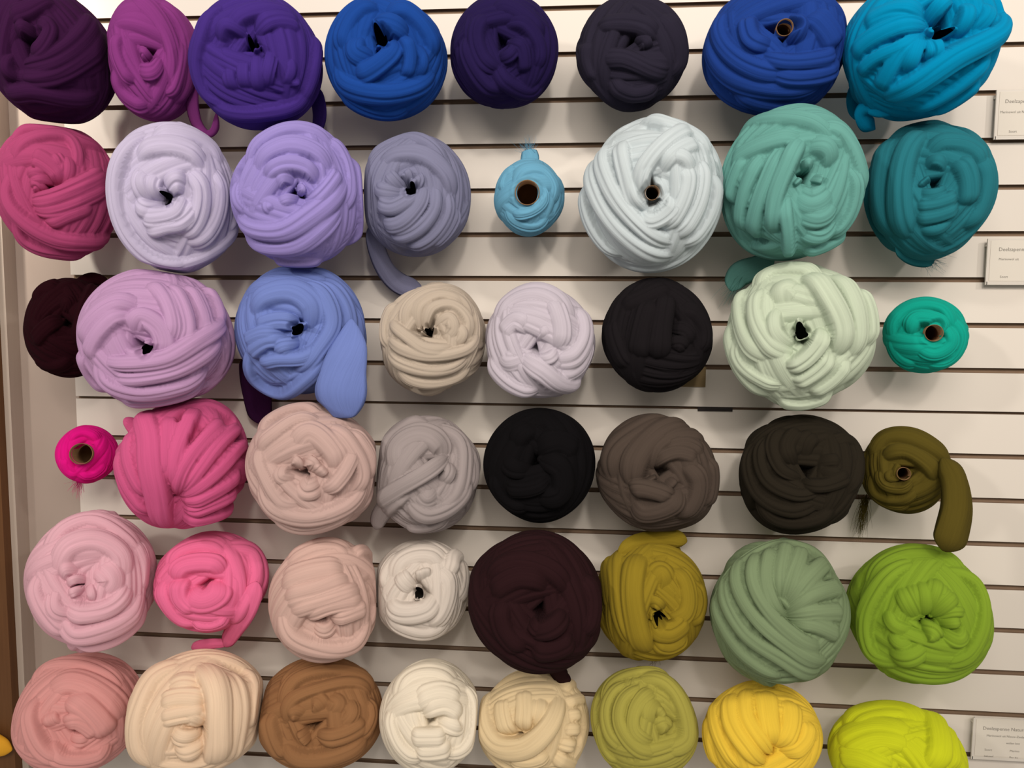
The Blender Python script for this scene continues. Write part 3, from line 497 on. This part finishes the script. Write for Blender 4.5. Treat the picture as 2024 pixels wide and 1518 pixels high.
# where two balls press against each other the soft wool gives way along a common plane
def press(soft=0.007):
    bl = [(r.children[0], b) for r, b, P, m in DONE.values()]
    cos = []
    for o, b in bl:
        c = np.empty(len(o.data.vertices)*3, np.float32); o.data.vertices.foreach_get('co', c)
        cos.append(c.reshape(-1,3).astype(float) + np.array(o.parent.location))
    for i in range(len(bl)):
        for j in range(i+1, len(bl)):
            d = bl[j][1].C - bl[i][1].C; D = np.linalg.norm(d)
            if D > 0.32: continue
            n = d/D; pi = (cos[i]-bl[i][1].C)@n; pj = (bl[j][1].C-cos[j])@n
            if pi.max()+pj.max() < D: continue
            ti = D*pi.max()/(pi.max()+pj.max())-0.0004; tj = D*pj.max()/(pi.max()+pj.max())-0.0004
            for k, p, t, sg in ((i, pi, ti, 1), (j, pj, tj, -1)):
                a = t-soft; q = np.where(p > a, a + soft*(1-np.exp(-(p-a)/soft)), p)
                cos[k] = cos[k] + ((q-p)*sg)[:,None]*n
    pass
    for (o, b), c in zip(bl, cos):
        o.data.vertices.foreach_set('co', (c-np.array(o.parent.location)).astype(np.float32).ravel()); o.data.update()
press(); press(0.004)
# ------------------------------------------------------------------ loose ends
def pts(lst): return [on_plane(x, y, d) for x, y, d in lst]
def end(key, lst, widths, flat=0.5, seed=0, ridge=0.11, name='loose_end'):
    root, b, P, mat = DONE[key]
    return tube(name, pts(lst), [w*b.px/2 for w in widths], mat, root, flat, 16, seed, ridge)
def fray(key, a, z, spread_px, n, seed=1, r=0.0003):
    root, b, P, mat = DONE[key]
    return wisps('frayed_end', on_plane(*a), on_plane(*z), spread_px*b.px, n, mat, root, seed, r)
end('magenta', [(388,150,-.10),(380,195,-.10),(388,240,-.09),(408,264,-.085),(424,255,-.085),(428,222,-.085)], [22,26,22,16,16,14])
end('violet', [(622,170,-.07),(632,215,-.06),(630,245,-.05),(620,268,-.045)], [30,30,26,16])
end('cyan', [(1790,205,-.13),(1745,216,-.135),(1716,212,-.13),(1704,226,-.12),(1714,244,-.11),(1730,256,-.10)], [30,34,30,30,34,18], .6)
end('cyan', [(1712,150,-.10),(1692,185,-.085),(1692,215,-.07),(1704,238,-.06)], [30,34,34,16], .5, 2)
end('slate', [(738,440,-.09),(745,490,-.07),(765,535,-.05),(795,562,-.035),(835,572,-.03)], [40,36,38,44,40], .3)
end('sky', [(1046,330,-.10),(1047,312,-.09),(1045,296,-.08)], [34,34,26], .4)
fray('sky', (1046,306,-.085), (1042,284,-.075), 11, 90, 3)
end('seafoam', [(1530,510,-.09),(1495,528,-.08),(1462,545,-.07),(1444,575,-.065)], [34,44,50,30], .25)
fray('seafoam', (1470,540,-.07), (1436,590,-.06), 14, 80, 4)
end('teal', [(1770,480,-.12),(1800,500,-.10),(1830,510,-.09),(1848,512,-.08)], [34,40,34,18], .4)
fray('teal', (1825,505,-.09), (1850,524,-.08), 13, 120, 5)
end('burgundy', [(150,572,-.07),(170,556,-.065),(192,553,-.06),(215,566,-.05)], [24,26,26,20], .6)
end('cornflower', [(694,630,-.165),(688,690,-.185),(678,735,-.19),(672,775,-.19),(667,805,-.185),(660,824,-.18)], [46,72,88,96,76,34], .24, 3, .07)
fray('hotpink', (160,945,-.06), (152,972,-.055), 9, 90, 6)
end('olive', [(1862,905,-.15),(1884,945,-.165),(1890,1000,-.185),(1880,1050,-.20),(1866,1090,-.205)], [36,46,52,56,56], .7, 4)
fray('olive', (1712,985,-.06), (1700,1062,-.03), 9, 90, 7, .0004)
end('pink', [(508,1150,-.13),(490,1205,-.13),(464,1245,-.11),(444,1278,-.09)], [40,36,34,26], .45)
end('pink', [(452,1270,-.09),(420,1272,-.085),(396,1278,-.08),(378,1281,-.075)], [18,22,26,14], .3, 5)
end('mustard', [(1222,1100,-.11),(1250,1076,-.105),(1285,1066,-.10),(1325,1064,-.10),(1358,1070,-.095)], [30,34,34,36,38], .6, 6)
end('grey', [(806,968,-.17),(775,992,-.155),(752,1020,-.13),(742,1046,-.115)], [36,36,34,24], .4, 7)
end('darkbrown', [(1080,1290,-.12),(1100,1322,-.11),(1112,1340,-.10),(1128,1345,-.095)], [34,34,30,20], .5, 8)
fray('mustard', (1296,1296,-.05), (1290,1322,-.03), 8, 14, 8)
st_ = empty('wool_strand', tuple(on_plane(508, 720, -.04))); tag(st_, 'strand of wool hanging behind, between the orchid and cornflower balls, its deep shade coloured in as dark purple', 'wool strand')
tube('strand_body', pts([(498,700,-.04),(503,745,-.035),(508,790,-.03),(516,838,-.025)]), [.024,.028,.026,.018], DONE['plum'][3], st_, .3, 16, 3, .1)  # dark plum colour stands in for the deep shade on this strand
# ------------------------------------------------------------------ signs and small things on the wall
def text_mesh(parent, items, y):
    for txt, x, z, h in items:
        cu = bpy.data.curves.new('t', 'FONT'); cu.body = txt; cu.size = h; cu.resolution_u = 2
        ob = bpy.data.objects.new('t', cu); col.objects.link(ob)
        me = bpy.data.meshes.new_from_object(ob.evaluated_get(bpy.context.evaluated_depsgraph_get()))
        vs = [(x+v.co.x, y, z+v.co.y) for v in me.vertices]; fs = [tuple(p.vertices) for p in me.polygons]
        bpy.data.objects.remove(ob); bpy.data.curves.remove(cu); bpy.data.meshes.remove(me)
        mesh_obj('printed_line', vs, fs, MAT_INK, parent, False)
def sign(px, py0, py1, w, label, items):
    """a paper price card in a clear sleeve standing off the slatwall"""
    a = on_plane(px, py0, -.012); c = on_plane(px, py1, -.012); h = a[2]-c[2]
    root = empty('price_sign', (c[0], -.012, c[2])); tag(root, label, 'sign', 'price signs at the right edge')
    g = Geo().box((0,0.0005,0), (w,0.0022,h)); g.box((0,0.0022,h-0.012),(w,0.0125,h-0.009)); g.box((0,-0.0008,-0.0015),(w,0.0022,0.0035)); g.box((-0.0015,-0.0008,-0.0015),(0.0012,0.0022,h))
    g.build('sleeve', MAT_SLEEVE, root)
    g = Geo().box((0.004,-0.0001,0.005), (w-0.004,0.0005,h-0.003)); g.build('paper_card', MAT_PAPER, root)
    text_mesh(root, [(t, x, h-z, s) for t, x, z, s in items], -0.0004)
MAT_SLEEVE = surf('cloudy_plastic', (0.62,0.585,0.53), (0.65,0.615,0.56), 20, 0.25)
sign(1966,178,274,0.118,'white price card in a clear sleeve by the cyan ball, highest of three', [('Deelzapenne',.0125,.021,.0085),('Merinowol uit Nieuw-Zeeland',.006,.037,.0055),('Soort',.021,.068,.0055),('Inhoud',.021,.079,.0055)])
sign(1949,472,561,0.125,'white price card in a clear sleeve right of the dark teal ball', [('Deelzapenne',.0165,.020,.0085),('Merinowol uit',.0175,.035,.0055),('wollen lont',.060,.046,.005),('Soort',.021,.064,.0055),('Inhoud',.020,.076,.0055),('Lont',.066,.064,.0055),('Per kg',.066,.076,.0055)])
sign(1921,1418,1498,0.155,'cream price card in a clear sleeve beside the acid yellow green ball', [('Deelzapenne Naturel',.015,.021,.0085),('Merinowol uit Nieuw-Zeeland',.022,.033,.0055),('wollen lont',.055,.045,.005),('Soort',.020,.059,.0055),('Inhoud',.020,.071,.0055),('Merino',.062,.059,.0055),('Per kg',.062,.071,.0055)])
a = on_plane(1379, 804.5, 0); c = on_plane(1447, 813, 0)
g = Geo().box((a[0],-0.003,c[2]), (c[0],0.0,a[2])); g.box((a[0]+.004,0.0,a[2]-.005), (c[0]-.004,0.003,a[2]-.001))
tag(g.build('groove_clip', MAT_BLACK), 'small black clip in a groove above the charcoal ball', 'clip')
a = on_plane(1338, 722, 0); c = on_plane(1394, 765, 0)
g = Geo().box((a[0],-0.0022,c[2]), (c[0],-0.0004,a[2]-.002)); g.box((a[0],-0.0004,a[2]-.006), (c[0],0.0,a[2]-.002))
tag(g.build('paper_tag', MAT_KRAFT), 'brown paper tag on the wall half behind the black ball', 'tag')
tip = empty('felt_tip', tuple(on_plane(-30, 1474, -.045))); tag(tip, 'golden yellow rounded tip poking in at the lower left edge', 'felt')
tube('felt_body', pts([(-90,1470,-.045),(-50,1470,-.045),(-10,1473,-.045),(24,1482,-.045)]), [.03,.028,.024,.011], MAT_YELLOW, tip, .5, 24, 0, .01)
